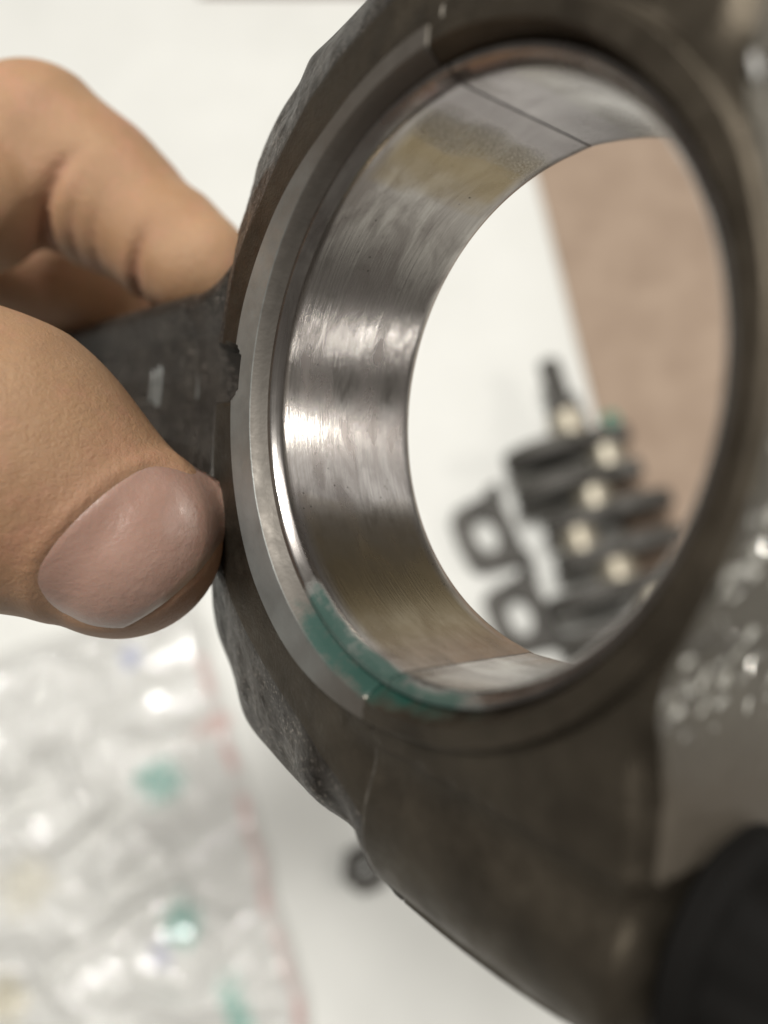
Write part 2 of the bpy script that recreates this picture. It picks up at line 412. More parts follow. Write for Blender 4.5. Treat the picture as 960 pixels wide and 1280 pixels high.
    add(lambda th: RO(th) + 0.7 if not cap else np.minimum(RO(th) + 0.7, B_CAP(th) - 0.2), lambda x, y, r, th: notch(x, y, splitbev(x, step(np.abs(y)))), 1)
    base = (lambda th: RO(th) + 0.7) if not cap else (lambda th: np.minimum(RO(th) + 0.7, B_CAP(th) - 0.2))
    if not cap:
        for k in range(1, NF + 1):
            f = k / NF
            add(lambda th, f=f: base(th) + (A(th) - base(th)) * f, lambda x, y, r, th: notch(x, y, splitbev(x, zf(x, y, r, th, np.zeros_like(x)))), 1)
        for k in range(1, NK + 1):
            f = k / NK
            add(lambda th, f=f: A(th) + (B(th) - A(th)) * f, lambda x, y, r, th, f=f: notch(x, y, zf(x, y, r, th, f)), 2)
    else:
        for k in range(1, 37):
            f = k / 36
            add(lambda th, f=f: base(th) + (B(th) - base(th)) * f, lambda x, y, r, th, f=f: zf(x, y, r, th, f), 1 if f < 0.93 else 2)
    zmid = []
    front = rows[-1][:, 2].copy()
    for f in (0.06, 0.2, 0.4, 0.6, 0.8, 0.94, 1.0):
        add(lambda th, f=f: B(th) + (0.5 if not cap else 0.35) * math.sin(math.pi * f), lambda x, y, r, th, f=f: front + (-18.6 - front * 1.0 - front - front + front) * 0 + front * (1 - f) + (-18.2 - front) * f, 2)
    add(lambda th: AA(th) if not cap else np.minimum(B_CAP(th) - 0.3, 30), -18.2 - 1.0, 2)
    add(25.2, -18.2 - 1.0, 1)
    K = len(rows)
    V = np.concatenate(rows)
    n = NT_ + 1
    faces, mi = [], []
    for k in range(K):
        k2 = (k + 1) % K
        for i in range(NT_):
            faces.append((k * n + i, k * n + i + 1, k2 * n + i + 1, k2 * n + i)); mi.append(3 if (not cap and i in (0, NT_ - 1) and 4 < k < K - 14) else (mats[k2] if k2 else 0))
    faces.append(tuple(k * n for k in range(K))); mi.append(0)
    faces.append(tuple(k * n + NT_ for k in reversed(range(K)))); mi.append(0)
    return V * U, faces, mi
def green_attr(o, fn):
    me = o.data; co = np.empty(len(me.vertices) * 3, np.float32); me.vertices.foreach_get('co', co); co = co.reshape(-1, 3) / U
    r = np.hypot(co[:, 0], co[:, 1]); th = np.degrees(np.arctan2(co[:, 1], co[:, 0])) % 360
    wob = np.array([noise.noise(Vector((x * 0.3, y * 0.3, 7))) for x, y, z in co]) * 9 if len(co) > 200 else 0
    dl = np.clip(np.maximum(np.maximum((158 - th - wob) / 34, (th + wob - 222) / 40), 0.9 * (r < 25.72)), 0, 0.93)          # fading reflection painted as darker ring colour away from the shank, and on the chamfer
    a = me.attributes.new('reflection_fade', 'FLOAT', 'POINT'); a.data.foreach_set('value', (dl + 0 * r).astype(np.float32))
    a = me.attributes.new('green', 'FLOAT', 'POINT'); a.data.foreach_set('value', fn(co).astype(np.float32))
def bump1(x, c, w): return np.clip(1 - ((x - c) / w) ** 2, 0, 1)
def green_mask(co):
    r = np.hypot(co[:, 0], co[:, 1]); th = np.degrees(np.arctan2(co[:, 1], co[:, 0]))
    front = co[:, 2] > -3.2
    rod = np.clip((th + 133) / 14, 0, 1) * np.clip((-82 - th) / 14, 0, 1) * np.clip((26.3 - r) / 0.9, 0, 1)
    cap = np.clip((th + 100) / 6, 0, 1) * np.clip((-60 - th) / 30, 0, 1) * np.clip((25.9 - r) / 1.0, 0, 1)
    return np.maximum(rod, cap) * front

rod = empty('connecting_rod', ROD_ROT)
tag(rod, 'dark oily steel connecting rod with a big round bore, held by a hand', 'connecting rod')
V, Fc, mi = half_body(False)
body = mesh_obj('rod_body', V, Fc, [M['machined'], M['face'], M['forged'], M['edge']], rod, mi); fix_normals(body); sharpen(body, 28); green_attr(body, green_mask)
V, Fc, mi = half_body(True)
NR = 300
mi = [1 if (q == 0 and k // NR in range(3, 17)) or (q == 2 and len(Fc[k]) == 4 and abs(V[Fc[k][0]][1]) > 29 * U) else q for k, q in enumerate(mi)]
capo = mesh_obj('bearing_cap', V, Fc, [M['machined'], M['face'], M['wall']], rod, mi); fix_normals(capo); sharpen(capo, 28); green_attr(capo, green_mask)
_c = np.empty(len(capo.data.vertices) * 3, np.float32); capo.data.vertices.foreach_get('co', _c); _c = np.abs(_c.reshape(-1, 3)[:, 1]) / U
capo.data.attributes.new('boss_tone', 'FLOAT', 'POINT').data.foreach_set('value', np.clip((_c - 16) / 9, 0, 1.3).astype(np.float32))  # wall colour darkens toward the bolt bosses
tag(capo, 'removable half of the big end with a rough outer wall')
def zero_attr(o, name):
    o.data.attributes.new(name, 'FLOAT', 'POINT')

# shank: I-beam that leaves the big end and runs into the hand
def shank():
    xs = np.concatenate([np.linspace(-33, -60, 28), np.linspace(-64, -128, 17)])
    V, Fc = [], []
    for x in xs:
        f = np.clip((-x - 33) / 22, 0, 1)
        hw = 20.5 * (1 - f) ** 2.2 + 13.0 * (1 - (1 - f) ** 2.2) - 4.4 * np.clip((-x - 55) / 70, 0, 1)
        zt = -2.2 - 2.6 * np.clip((-x - 36) / 20, 0, 1)
        zb = -18.4 - zt
        lip = min(2.0, hw * 0.3)
        dp = 2.2
        sec = [(hw - 0.8, zt), (hw - lip, zt), (hw - lip - 3.5, zt - dp), (0, zt - dp - 0.2), (-hw + lip + 3.5, zt - dp), (-hw + lip, zt), (-hw + 0.8, zt), (-hw, zt - 0.9), (-hw - 0.5, -9.2), (-hw, zb + 0.9), (-hw + 0.8, zb),
               (-hw + lip, zb), (-hw + lip + 1.6, zb + dp), (0, zb + dp), (hw - lip - 1.6, zb + dp), (hw - lip, zb), (hw - 0.8, zb), (hw, zb + 0.9), (hw + 0.5, -9.2), (hw, zt - 0.9)]
        V += [(x, y - 2.6 + 1.5 * f, z) for y, z in sec]
    n = 20
    for i in range(len(xs) - 1):
        for k in range(n): Fc.append((i * n + k, i * n + (k + 1) % n, (i + 1) * n + (k + 1) % n, (i + 1) * n + k))
    Fc.append(tuple(range(n))); Fc.append(tuple((len(xs) - 1) * n + k for k in range(n)))
    return np.array(V) * U, Fc
V, Fc = shank()
sh = mesh_obj('shank', V, Fc, M['forged'], rod); fix_normals(sh)
bv = sh.modifiers.new('bevel', 'BEVEL'); bv.width = 0.0006; bv.segments = 2; bv.limit_method = 'ANGLE'; bv.angle_limit = 0.6; sharpen(sh, 50)
# worn raised strokes on the web of the shank
for k, (x, y0, y1, wd) in enumerate([(-50.0, -3.0, 3.4, 0.55), (-52.4, -2.4, 3.6, 0.5), (-54.6, -2.0, 3.0, 0.5), (-68.0, -3.4, 2.6, 0.8), (-70.3, -2.8, 2.0, 0.6)]):
    bm = prism_bm([(x - wd, y0), (x + wd, y0), (x + wd * 0.8, y1), (x - wd * 0.8, y1)], -8.2, -6.95)
    for v in bm.verts: v.co *= U
    bm_obj('raised_mark', bm, M['machined'], rod, bevel=0.0003)
    green_attr(bpy.data.objects[COL.objects[-1].name], lambda co: np.zeros(len(co)))
# small end
so = []; si = []
for i in range(64):
    t = 2 * math.pi * i / 64
    so.append((-137 + 14.5 * math.cos(t), 0.4 + 14.5 * math.sin(t))); si.append((-137 + 9.5 * math.cos(t), 0.4 + 9.5 * math.sin(t)))
bm = prism_bm(so, -17.5, -0.9, [si])
for v in bm.verts: v.co *= U
bm_obj('small_end', bm, M['forged'], rod, bevel=0.0005)
# cap bolts: flanged head seated on the end of each cap boss
def bolt(ys):
    b = lathe_bm([(x * U, r * U) for x, r in [(20.0, 6.0), (23.4, 6.0), (23.5, 7.6), (24.2, 8.6), (25.4, 8.6), (26.0, 8.0), (26.2, 7.6), (33.0, 7.6), (33.8, 7.0), (34.0, 4.5)]], 72)
    for v in b.verts:
        if v.co.x > 26.1 * U:                                  # twelve-point head
            a = math.atan2(v.co.z, v.co.y); s = 1 - 0.055 * (1 - abs(math.cos(a * 6)))
            v.co.y *= s; v.co.z *= s
        v.co.y += ys * U; v.co.z += -9.3 * U
    bm_obj('bolt', b, M['bolt'], rod, sharp=35)
bolt(-35.2); bolt(35.2)

# ------------------------------------------------------------------ bearing shells
def shell(name, a0, a1, label):
    prof = [(24.42, -17.9), (24.42, -0.25), (24.2, 0.0), (23.75, 0.02), (23.55, -0.1), (23.12, -0.85), (23.0, -1.1)]
    zs = np.linspace(-1.1, -17.2, 26)[1:]
    prof += [(23.0, z) for z in zs] + [(23.15, -17.7), (23.4, -17.95)]
    n = 260
    th = np.radians(np.linspace(a0, a1, n + 1))
    V, uv = [], []
    for r, z in prof:
        rr = np.full(n + 1, r)
        if r <= 23.2:                                          # relief thinning at the parting ends
            e = np.minimum(np.degrees(th) - a0, a1 - np.degrees(th))
            rr = rr + 0.12 * np.clip(1 - e / 5.0, 0, 1)
        V.append(np.stack([rr * np.cos(th), rr * np.sin(th), np.full(n + 1, z)], 1))
        uv.append(np.stack([(th % (2 * np.pi)) / (2 * np.pi) * 2, np.full(n + 1, z / 24.0)], 1))
    K = len(prof); m = n + 1; V = np.concatenate(V); uv = np.concatenate(uv)
    Fc = [(k * m + i, k * m + i + 1, ((k + 1) % K) * m + i + 1, ((k + 1) % K) * m + i) for k in range(K) for i in range(n)]
    Fc += [tuple(k * m for k in range(K)), tuple(k * m + n for k in reversed(range(K)))]
    o = mesh_obj(name, V * U, Fc, M['shell'], None, matrix=ROD_ROT)
    me = o.data; L = me.uv_layers.new(name='UVMap')
    vi = np.empty(len(me.loops), np.int32); me.loops.foreach_get('vertex_index', vi)
    L.data.foreach_set('uv', uv[vi].astype(np.float32).ravel())
    fix_normals(o); sharpen(o, 30)
    def gm(co):
        r = np.hypot(co[:, 0], co[:, 1]); t = np.degrees(np.arctan2(co[:, 1], co[:, 0]))
        rod_ = np.clip((t + 132) / 7, 0, 1) * np.clip((-88 - t) / 3, 0, 1) * np.clip((co[:, 2] + 1.7) / 0.8, 0, 1)
        cap_ = np.clip((t + 98) / 6, 0, 1) * np.clip((-62 - t) / 14, 0, 1) * np.clip((co[:, 2] + 1.3) / 0.8, 0, 1)
        return np.maximum(rod_, cap_)
    green_attr(o, gm)
    co = V; t = np.degrees(np.arctan2(co[:, 1], co[:, 0]))
    inner = (np.hypot(co[:, 0], co[:, 1]) < 23.3)
    nz = np.array([noise.fractal(Vector((a * 0.25, b * 0.6, c * 0.12)), 0.8, 2, 4) for a, b, c in co])
    zin = np.clip((-1.8 - co[:, 2]) / 1.0, 0, 1) * np.clip((co[:, 2] + 17) / 1.0, 0, 1)
    gold = inner * zin * (bump1(t + 3 * nz, 115, 12) * 0.8 + bump1(t + 3 * nz, -122, 30) * 0.85)
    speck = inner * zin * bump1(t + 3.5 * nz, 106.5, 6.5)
    clean = inner * np.clip((104 - t - 2 * nz) / 2, 0, 1) * (t > 80) * 0.7
    for nm, arr in (('clean', np.clip(clean, 0, 1)), ('gold', np.clip(gold, 0, 1)), ('speck', np.clip(speck, 0, 1))):
        a = me.attributes.new(nm, 'FLOAT', 'POINT'); a.data.foreach_set('value', arr.astype(np.float32))
    tag(o, label, 'bearing shell', 'half bearing shells pressed into the big end')
    return o
es = math.degrees(math.asin(1.3 / 23.5))
shell('bearing_shell', 90 + es + 0.32, 270 - es - 0.16, 'worn shiny half bearing shell on the shank side of the bore, scored with fine scratches')
shell('bearing_shell', -90 - es + 0.16, 90 + es - 0.32, 'half bearing shell lining the removable cap side of the bore')

# ------------------------------------------------------------------ hand (one continuous surface from a distance field)
def P(x, y, d): return cam_px(x, y, d)
BONES = {}
def seg(p, a, b, ra, rb, flat=None):
    ab = b - a; t = np.clip(((p - a) @ ab) / (ab @ ab), 0, 1)
    d = np.sqrt((((p - a) - t[:, None] * ab) ** 2).sum(1))
    return d - (ra + (rb - ra) * t)
def smin(a, b, k):
    h = np.clip(0.5 + 0.5 * (b - a) / k, 0, 1)
    return b + (a - b) * h - k * h * (1 - h)
TIP, IP, MCP = P(152, 672, 86), P(-12, 575, 84.0), P(-330, 440, 88)
TAX = (TIP - IP) / np.linalg.norm(TIP - IP)
def thumb(p):
    d = seg(p, IP, TIP, 14.2, 10.8)
    # flatten the nail side a little
    d = smin(d, seg(p, MCP, IP, 16.8, 14.4), 5.0)
    return d
FTIP, DIP, PIP, FM = P(243, 332, 119), P(160, 268, 122), P(48, 188, 121), P(-330, 200, 114)
def index(p):
    d = seg(p, FTIP + (DIP - FTIP) * 0.35, FTIP, 9.2, 8.4)
    d = smin(d, seg(p, DIP, P(120, 240, 122), 10.0, 10.4), 2.6)
    d = smin(d, seg(p, P(110, 232, 122), PIP, 10.6, 12.3), 4.0)
    d = smin(d, seg(p, P(-40, 245, 115), FM, 11.0, 14.0), 2.4)
    return d
def rest(p):
    d = seg(p, P(-430, 250, 108), P(-640, 220, 112), 22, 24)                                 # palm
    d = smin(d, seg(p, P(-440, 330, 124), P(-660, 300, 122), 18, 22), 9)
    d = smin(d, seg(p, P(-640, 250, 116), P(-900, 230, 120), 25, 27), 12)                   # wrist
    for a, b, c, e, r in ((P(-330, 260, 134), P(-40, 315, 150), P(95, 345, 155), P(175, 395, 153), 11.2),      # middle finger behind the shank
                          (P(-360, 330, 150), P(-110, 360, 168), P(0, 400, 172), P(60, 440, 170), 10.0),
                          (P(-380, 370, 160), P(-190, 410, 182), P(-90, 440, 186), P(-30, 470, 184), 9.0)):
        f = smin(seg(p, a, b, r * 1.25, r * 1.05), seg(p, b, c, r * 1.05, r), 2.0)
        f = smin(f, seg(p, c, e, r, r * 0.85), 1.5)
        d = smin(d, f, 3.0)
    return d
NAX = np.array([0.83, 0.56]); NPE = np.array([-0.72, 0.69]); NC0 = np.array([103., 640.]); NLEN, NWID = 160.0, 132.0
def nail_uv(p):       # camera-space point -> nail coordinates (along 0..1, across -1..1)
    px = np.stack([480 + F * p[:, 0] / -p[:, 2], 640 - F * p[:, 1] / -p[:, 2]], 1) - NC0
    det = NAX[0] * NPE[1] - NAX[1] * NPE[0]
    a = (px[:, 0] * NPE[1] - px[:, 1] * NPE[0]) / det; b = (NAX[0] * px[:, 1] - NAX[1] * px[:, 0]) / det
    return a / NLEN, b / NWID
def creases(p):
    d = np.zeros(len(p))
    def groove(px, py, dep, dirx, diry, half, wid, amp):
        c = P(px, py, dep); e = np.array([dirx, -diry, 0.0]); e /= np.linalg.norm(e); nrm = np.array([e[1], -e[0], 0])
        q = p - c; along = q @ e; across = q @ nrm + 0.06 * along ** 2 * 0.3; dz = np.abs(q[:, 2])
        return amp * np.exp(-(across / wid) ** 2) * np.exp(-(along / half) ** 4) * (dz < 20)
    d += groove(160, 345, 112, -0.28, 1, 6.5, 0.85, 1.2)
    d += groove(48, 262, 112, -0.5, 1, 8.5, 1.0, 1.5)
    d += groove(75, 300, 112, -0.25, 1, 7.0, 0.5, 0.55)
    d += groove(105, 310, 112, -0.2, 1, 7.0, 0.5, 0.4)
    return d
def hand_sdf(p, full=True):
    d = smin(thumb(p), rest(p), 7.0) if full else thumb(p)
    if full:
        d = smin(d, index(p), 2.0)
        d = d + creases(p)
        a, b = nail_uv(p)
        facing = p[:, 2] > (TIP[2] + (p - TIP) @ TAX * TAX[2] + 1.0)
        q = np.maximum(np.abs(b) ** 2.4, 0) + np.abs((a - 0.5) / 0.52) ** 2.4
        nearthumb = thumb(p) < 2.5
        d = d + 0.3 * np.clip((0.9 - q) / 0.22, 0, 1) * facing * nearthumb              # bed under the nail
        fold = np.exp(-((np.sqrt(q) - 1.12) / 0.09) ** 2) * np.clip((0.75 - a) / 0.4, 0, 1)
        d = d - 0.34 * fold * facing * nearthumb                                          # raised skin fold round the nail
    return d
def surface_nets(fn, lo, hi, h):
    n = np.ceil((hi - lo) / h).astype(int) + 1
    ax = [lo[i] + h * np.arange(n[i]) for i in range(3)]
    f = np.empty(n, np.float32)
    yy, zz = np.meshgrid(ax[1], ax[2], indexing='ij')
    for i0 in range(0, n[0], 12):
        xs = ax[0][i0:i0 + 12]
        g = np.empty((len(xs), n[1], n[2], 3)); g[..., 0] = xs[:, None, None]; g[..., 1] = yy; g[..., 2] = zz
        f[i0:i0 + len(xs)] = fn(g.reshape(-1, 3)).reshape(len(xs), n[1], n[2])
    s = f < 0
    cs = np.zeros(tuple(n - 1), np.int8)
    for dx in (0, 1):
        for dy in (0, 1):
            for dz in (0, 1): cs += s[dx:n[0] - 1 + dx, dy:n[1] - 1 + dy, dz:n[2] - 1 + dz]
    I = np.argwhere((cs > 0) & (cs < 8))
    idx = np.full(tuple(n - 1), -1, np.int64); idx[tuple(I.T)] = np.arange(len(I))
    acc = np.zeros((len(I), 3)); cnt = np.zeros(len(I))
    for axs in range(3):
        o1, o2 = [q for q in range(3) if q != axs]
        for u in (0, 1):
            for v in (0, 1):
                A = I.copy(); A[:, o1] += u; A[:, o2] += v; B = A.copy(); B[:, axs] += 1
                fa, fb = f[tuple(A.T)], f[tuple(B.T)]; m = (fa < 0) != (fb < 0)
                t = np.where(m, fa / np.where(m, fa - fb, 1), 0)
                p = A.astype(float); p[:, axs] += t
                acc[m] += p[m]; cnt[m] += 1
    V = acc / cnt[:, None] * h + lo
    faces = []
    for axs in range(3):
        o1, o2 = (axs + 1) % 3, (axs + 2) % 3
        sl0 = [slice(None)] * 3; sl1 = [slice(None)] * 3; sl0[axs] = slice(0, -1); sl1[axs] = slice(1, None)
        E = np.argwhere(s[tuple(sl0)] != s[tuple(sl1)])
        E = E[(E[:, o1] > 0) & (E[:, o2] > 0) & (E[:, o1] < n[o1] - 1) & (E[:, o2] < n[o2] - 1)]
        def cell(a, b):
            c = E.copy(); c[:, o1] -= a; c[:, o2] -= b; return idx[tuple(c.T)]
        q = np.stack([cell(1, 1), cell(0, 1), cell(0, 0), cell(1, 0)], 1)
        flip = ~s[tuple(E.T)]
        q[flip] = q[flip][:, ::-1]
        faces.append(q)
    return V, np.concatenate(faces)
lo = np.array([-192., -42., -200.]); hi = np.array([-14., 88., -56.])
HV, HF = surface_nets(hand_sdf, lo, hi, 0.62)
# light Laplacian smoothing
e = np.concatenate([HF[:, [0, 1]], HF[:, [1, 2]], HF[:, [2, 3]], HF[:, [3, 0]]])
for _ in range(2):
    a = np.zeros_like(HV); c = np.zeros(len(HV))
    np.add.at(a, e[:, 0], HV[e[:, 1]]); np.add.at(a, e[:, 1], HV[e[:, 0]]); np.add.at(c, e.ravel(), 1)
    HV = HV * 0.6 + 0.4 * a / c[:, None]
W = to_world(HV)
base = W.mean(0)
me = bpy.data.meshes.new('hand')
me.vertices.add(len(W)); me.vertices.foreach_set('co', (W - base).astype(np.float32).ravel())
me.loops.add(HF.size); me.loops.foreach_set('vertex_index', HF.astype(np.int32).ravel())
me.polygons.add(len(HF)); me.polygons.foreach_set('loop_start', np.arange(0, HF.size, 4, dtype=np.int32))
me.polygons.foreach_set('use_smooth', np.ones(len(HF), bool))
me.update(calc_edges=True); me.validate()
me.materials.append(M['skin'])
hand = bpy.data.objects.new('hand', me); COL.objects.link(hand); hand.location = base
fix_normals(hand)
a, b = nail_uv(HV)
red = np.clip(np.exp(-((a - 0.55) ** 2 + (b / 1.2) ** 2) / 0.5) * (thumb(HV) < 2) * 0.8, 0, 1) + 0.45 * np.clip(creases(HV), 0, 1)
at = me.attributes.new('red', 'FLOAT', 'POINT'); at.data.foreach_set('value', np.clip(red, 0, 1).astype(np.float32))
tag(hand, 'bare hand gripping the shank of the steel rod between thumb and bent index finger', 'hand')
# thumbnail: a curved plate raised on the thumb
def nail():
    NA, NB = 40, 40
    V = []; tips = []
    for i in range(NA + 1):
        for j in range(NB + 1):
            a = -1 + 2 * i / NA; b = -1 + 2 * j / NB
            # square -> rounded outline
            aa = a * math.sqrt(max(0, 1 - b * b * (0.36 if a > 0 else 0.22))); bb = b * math.sqrt(max(0, 1 - a * a * (0.38 if a > 0 else 0.24)))
            al = 0.5 + aa * 0.53; ac = bb * 1.02 * (1.0 - 0.10 * max(0, al - 0.5))
            px = NC0 + NAX * al * NLEN + NPE * ac * NWID
            o = P(px[0], px[1], 1.0)
            ts = np.linspace(62, 100, 153); d = hand_sdf_thumb(np.outer(ts, o))
            neg = np.argmax(d < 0) if (d < 0).any() else int(np.argmin(d))
            if (d < 0).any() and neg > 0:
                t = ts[neg - 1] + (ts[neg] - ts[neg - 1]) * d[neg - 1] / (d[neg - 1] - d[neg])
            else: t = ts[neg]
            V.append(o * t); tips.append(max(0, (al - 0.90) / 0.1))
    V = np.array(V).reshape(NA + 1, NB + 1, 3)
    for _ in range(6):                                          # even out the plate
        Q = V.copy(); Q[1:-1, 1:-1] = (V[:-2, 1:-1] + V[2:, 1:-1] + V[1:-1, :-2] + V[1:-1, 2:]) / 4; V = Q
    nx = np.cross(np.gradient(V, axis=1), np.gradient(V, axis=0)); nx /= np.linalg.norm(nx, axis=2)[..., None] + 1e-9
    if nx[NA // 2, NB // 2, 2] < 0: nx = -nx
    ii, jj = np.meshgrid(np.linspace(-1, 1, NA + 1), np.linspace(-1, 1, NB + 1), indexing='ij')
    rim = np.clip((1 - np.maximum(np.abs(ii), np.abs(jj))) / 0.16, 0, 1)
    top = V + nx * (-0.36 + 0.42 * np.sqrt(rim))[..., None]
    top = top + nx * (0.22 * (1 - ii ** 2) * (1 - jj ** 2))[..., None]
    bot = V - nx * 1.0
    return top.reshape(-1, 3), bot.reshape(-1, 3), np.array(tips), NA, NB
def hand_sdf_thumb(p): return thumb(p)
T, Bt, tips, NA, NB = nail()
m = NB + 1; n0 = len(T)
Fc = [(i * m + j, i * m + j + 1, (i + 1) * m + j + 1, (i + 1) * m + j) for i in range(NA) for j in range(NB)]
Fb = [tuple(n0 + k for k in reversed(f)) for f in Fc]
bd = [i * m for i in range(NA)] + [NA * m + j for j in range(NB)] + [i * m + NB for i in range(NA, 0, -1)] + [j for j in range(NB, 0, -1)]
Fs = [(bd[k], bd[(k + 1) % len(bd)], n0 + bd[(k + 1) % len(bd)], n0 + bd[k]) for k in range(len(bd))]
nl = mesh_obj('nail', to_world(np.concatenate([T, Bt])) - base, Fc + Fb + Fs, M['nail'], hand); fix_normals(nl)
at = nl.data.attributes.new('tip', 'FLOAT', 'POINT'); at.data.foreach_set('value', np.concatenate([tips, tips]).astype(np.float32))

# ------------------------------------------------------------------ things on the table
random.seed(4)
# cardboard sheet under part of the crankshaft
def local_frame(p0, p1):
    d = (p1 - p0); d.z = 0; a = math.atan2(d.y, d.x)
    return Matrix.Translation(p0) @ Matrix.Rotation(a, 4, 'Z'), d.length
p0, p1 = table_pt(672, 238), table_pt(815, 790)
fr, L = local_frame(p0, p1)
bm = prism_bm([(-0.22, 0.0), (0.02, 0.001), (0.2, -0.0008), (L + 0.05, 0.0), (L + 0.05, 0.42), (-0.22, 0.42)], 0.0005, 0.0035)
tag(bm_obj('cardboard_sheet', bm, M['card'], matrix=fr, smooth=False), 'flat tan brown cardboard sheet lying under one side of the crankshaft', 'cardboard')
# thin strip at the far side
fr, L = local_frame(table_pt(250, -9), table_pt(560, -9))
bm = prism_bm([(0, -0.004), (L, -0.004), (L, 0.02), (0, 0.02)], 0.0, 0.008)
tag(bm_obj('wooden_strip', bm, M['wood'], matrix=fr, smooth=False, bevel=0.001), 'thin reddish brown wooden strip lying on the bare white table', 'strip')

# crankshaft
c0, c1 = table_pt(688, 462, 0.03), table_pt(800, 800, 0.03)
fr, L = local_frame(c0, c1)
crank = empty('crankshaft', fr)
tag(crank, 'dark blurred crankshaft with counterweights and bright journals lying across the cardboard edge', 'crankshaft')
def lathe_part(name, prof, mat, y=0.0, z=0.0, n=36):
    b = lathe_bm(prof, n)
    for v in b.verts: v.co.y += y; v.co.z += z
    return bm_obj(name, b, mat, crank, sharp=35)
lathe_part('snout', [(-0.006, 0.006), (-0.004, 0.0075), (0.022, 0.0075), (0.023, 0.011), (0.034, 0.011)], M['cast'])
lathe_part('main_journal', [(0.034, 0.0125), (0.052, 0.0125)], M['journal'])
x = 0.052; k = 0
THROW = 0.017
while x < L + 0.09:
    side = 1 if (k // 2) % 2 == 0 else -1
    # web with counterweight
    out = []
    for i in range(40):
        t = 2 * math.pi * i / 40
        yy = math.cos(t); zz = math.sin(t)
        rr = 0.020 + 0.020 * max(0, -yy * side) ** 0.5 + (0.013 if yy * side > 0.75 else 0.004)
        out.append((rr * yy * 1.12, max(-0.0295, min(0.024, rr * zz * 0.72))))
    bm = prism_bm(out, 0, 0.0105)
    for v in bm.verts: v.co = Vector((x + v.co.z, v.co.x, v.co.y))
    bm_obj('counterweight', bm, M['cast'], crank, bevel=0.0012)
    x += 0.0105
    if k % 2 == 0: lathe_part('rod_journal', [(x, 0.0115), (x + 0.014, 0.0115)], M['journal'], y=THROW * side); x += 0.014
    else: lathe_part('main_journal', [(x, 0.0125), (x + 0.014, 0.0125)], M['journal']); x += 0.014
    k += 1

# two main bearing caps lying flat
def dens(poly, per):
    o = []
    for i in range(len(poly)):
        a, b = poly[i], poly[(i + 1) % len(poly)]
        o += [(a[0] + (b[0] - a[0]) * k / per, a[1] + (b[1] - a[1]) * k / per) for k in range(per)]
    return o
def main_cap(cx, cy, ang, label):
    poly = [(0.019, 0.0300), (0.019, 0.0215), (0.0165, 0.018), (0.0165, -0.018), (0.019, -0.0215), (0.019, -0.0300), (0.011, -0.0300), (0.009, -0.0255), (-0.016, -0.0225), (-0.021, -0.017), (-0.0225, 0.0), (-0.021, 0.017), (-0.016, 0.0225), (0.009, 0.0255), (0.011, 0.0300)]
    out = dens(poly, 6); n = len(out); hole = []
    for x, y in out:
        t = math.atan2(y, x); hole.append((-0.0025 + 0.0082 * math.cos(t), 0.0125 * math.sin(t)))
    bm = prism_bm(out, 0, 0.010, [hole])
    o = bm_obj('main_bearing_cap', bm, M['cast'], bevel=0.001)
    p = table_pt(cx, cy, 0.008); p.z = 0.0003
    o.matrix_world = Matrix.Translation(p) @ Matrix.Rotation(math.radians(ang), 4, 'Z')
    tag(o, label, 'bearing cap', 'main bearing caps laid beside the crankshaft')
main_cap(612, 666, 22, 'squarish dark bearing cap with an open hole, the one nearer the crankshaft snout')
main_cap(655, 768, 22, 'squarish dark bearing cap with an open hole, the one farther from the crankshaft snout')

# small green ring by the crankshaft snout
bm = bmesh.new(); R1, R2 = 0.0042, 0.0017
rings = []
for i in range(28):
    t = 2 * math.pi * i / 28; rings.append([bm.verts.new(((R1 + R2 * math.cos(q)) * math.cos(t), (R1 + R2 * math.cos(q)) * math.sin(t), R2 + R2 * math.sin(q))) for q in [2 * math.pi * j / 10 for j in range(10)]])
for i in range(28):
    for j in range(10): bm.faces.new((rings[i][j], rings[(i + 1) % 28][j], rings[(i + 1) % 28][(j + 1) % 10], rings[i][(j + 1) % 10]))
g = bm_obj('sealing_ring', bm, M['green']); g.location = table_pt(761, 528) + Vector((0, 0, 0.0036))
tag(g, 'tiny green ring on the cardboard beside the crankshaft snout', 'ring')
# dark nut half hidden behind the rod
hexo = [(0.0145 * math.cos(math.pi / 3 * i), 0.0145 * math.sin(math.pi / 3 * i)) for i in range(6)]
ho = dens(hexo, 6)
hi_ = [(0.0045 * math.cos(2 * math.pi * i / 36), 0.0045 * math.sin(2 * math.pi * i / 36)) for i in range(36)]
bm = prism_bm(ho, 0, 0.012, [hi_])
o = bm_obj('hex_nut', bm, M['cast'], bevel=0.0008); p = table_pt(456, 1082); p.z = 0.0003
o.matrix_world = Matrix.Translation(p) @ Matrix.Rotation(0.4, 4, 'Z')
tag(o, 'small dark hex nut on the white table beside the plastic bag', 'nut')

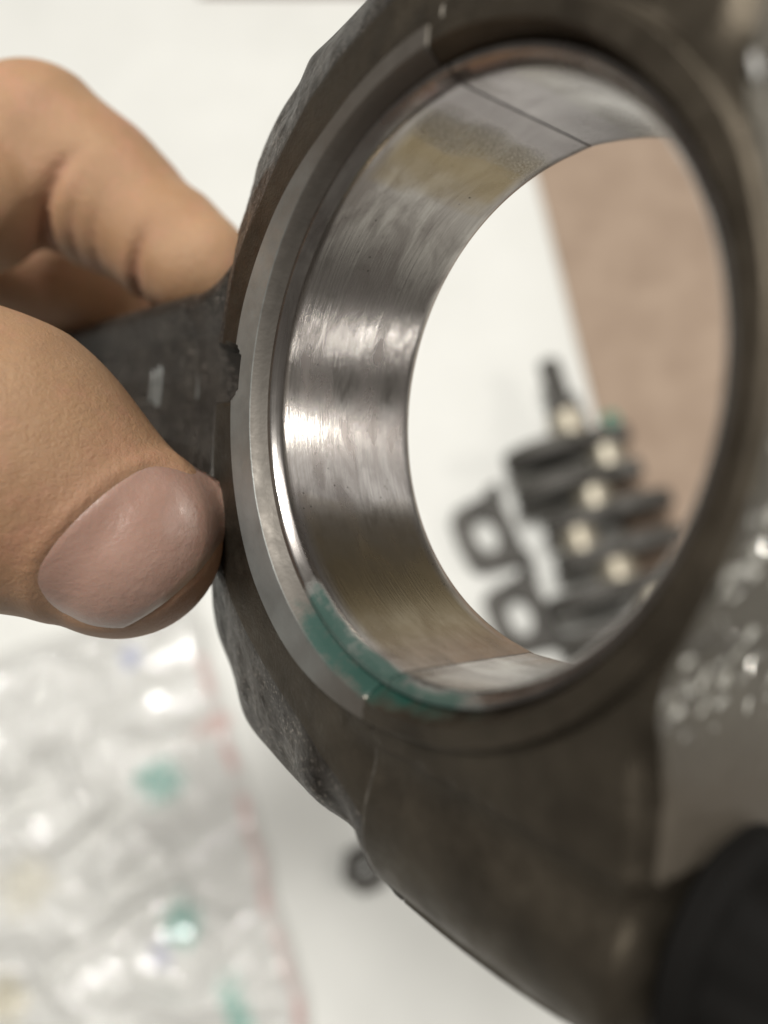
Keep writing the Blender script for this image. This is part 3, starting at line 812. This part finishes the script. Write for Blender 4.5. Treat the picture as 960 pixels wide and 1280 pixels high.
# crumpled printed plastic bag
def bag():
    a, b = table_pt(262, 800), table_pt(400, 1300)
    fr, L = local_frame(a, b)                       # x runs along the bag's edge, -y into the bag
    NX, NY = 230, 190; wx, wy = L + 0.07, 0.26
    V, colr = [], []
    def ridged(p, o=4):
        s, amp, f = 0, 1, 1
        for _ in range(o):
            s += amp * (1 - abs(noise.noise(p * f)) * 2.2); amp *= 0.5; f *= 2.1
        return s
    inv = fr.inverted()
    marks = []
    for (x, y, rx, ry, c) in [(200, 975, 20, 24, (0.16, 0.46, 0.39)), (232, 1152, 22, 20, (0.16, 0.46, 0.39)), (300, 1268, 40, 12, (0.2, 0.5, 0.42)), (163, 822, 14, 12, (0.48, 0.52, 0.74)), (205, 1190, 14, 10, (0.56, 0.57, 0.72)),
                              (40, 1105, 26, 24, (0.66, 0.62, 0.50)), (15, 1245, 26, 18, (0.66, 0.60, 0.44)), (268, 905, 10, 26, (0.72, 0.50, 0.46))]:
        q = inv @ table_pt(x, y, 0.012); marks.append((q.x, q.y, rx * 0.00056, ry * 0.00056, c))
    fold = [inv @ table_pt(-10, 1200, 0.015), inv @ table_pt(45, 1172, 0.015)]
    for i in range(NX + 1):
        for j in range(NY + 1):
            u, v = i / NX, j / NY
            x = -0.035 + u * wx; y = -v * wy
            wob = 0.004 * noise.noise(Vector((x * 40, 0.3, 1)))
            env = min(1, v * wy / 0.045) * min(1, u / 0.12) * min(1, (1 - u) / 0.1) * min(1, (1 - v) / 0.1)
            env = max(0, env) ** 0.6
            p = Vector((x * 21, y * 16, 0.7))
            h = 0.004 + 0.013 * ridged(p + Vector((0.4 * noise.noise(p * 2), 0.4 * noise.noise(p * 2 + Vector((9, 9, 9))), 0)), 5) * 0.8 + 0.004 * noise.noise(p * 0.6)
            h = 0.0015 + env * max(0.001, h + 0.006)
            V.append((x, y + wob, h))
            c = Vector((0.71, 0.705, 0.675))
            for (mx, my, rx, ry, mc) in marks:
                d = ((x - mx) / rx) ** 2 + ((y - my) / ry) ** 2
                if d < 1.8:
                    f = max(0, min(1, (1.35 - d + 2.2 * noise.noise(Vector((x * 330, y * 330, 2)))) * 1.3)) * 0.7
                    c = c.lerp(Vector(mc), f)
            if 0.003 < -y < 0.0085 and x > 0.01:
                f = 0.55 * max(0, min(1, 0.6 + 1.2 * noise.noise(Vector((x * 60, 0, 5)))))
                c = c.lerp(Vector((0.66, 0.28, 0.26)), f)
            colr.append((*c, 1))
    n = len(V); m = NY + 1
    V += [(x, y, 0.0006) for x, y, z in V]
    Fc = [(i * m + j, i * m + j + 1, (i + 1) * m + j + 1, (i + 1) * m + j) for i in range(NX) for j in range(NY)]
    Fb = [tuple(n + k for k in reversed(f)) for f in Fc]
    bd = [i * m for i in range(NX)] + [NX * m + j for j in range(NY)] + [i * m + NY for i in range(NX, 0, -1)] + [j for j in range(NY, 0, -1)]
    Fs = [(bd[k], bd[(k + 1) % len(bd)], n + bd[(k + 1) % len(bd)], n + bd[k]) for k in range(len(bd))]
    o = mesh_obj('plastic_bag', V, Fc + Fb + Fs, M['bag'], None, matrix=fr); fix_normals(o)
    at = o.data.attributes.new('print', 'FLOAT_COLOR', 'POINT'); at.data.foreach_set('color', np.array(colr + colr, np.float32).ravel())
    tag(o, 'crumpled clear plastic bag with red edge line and green print on the white table', 'plastic bag')
bag()
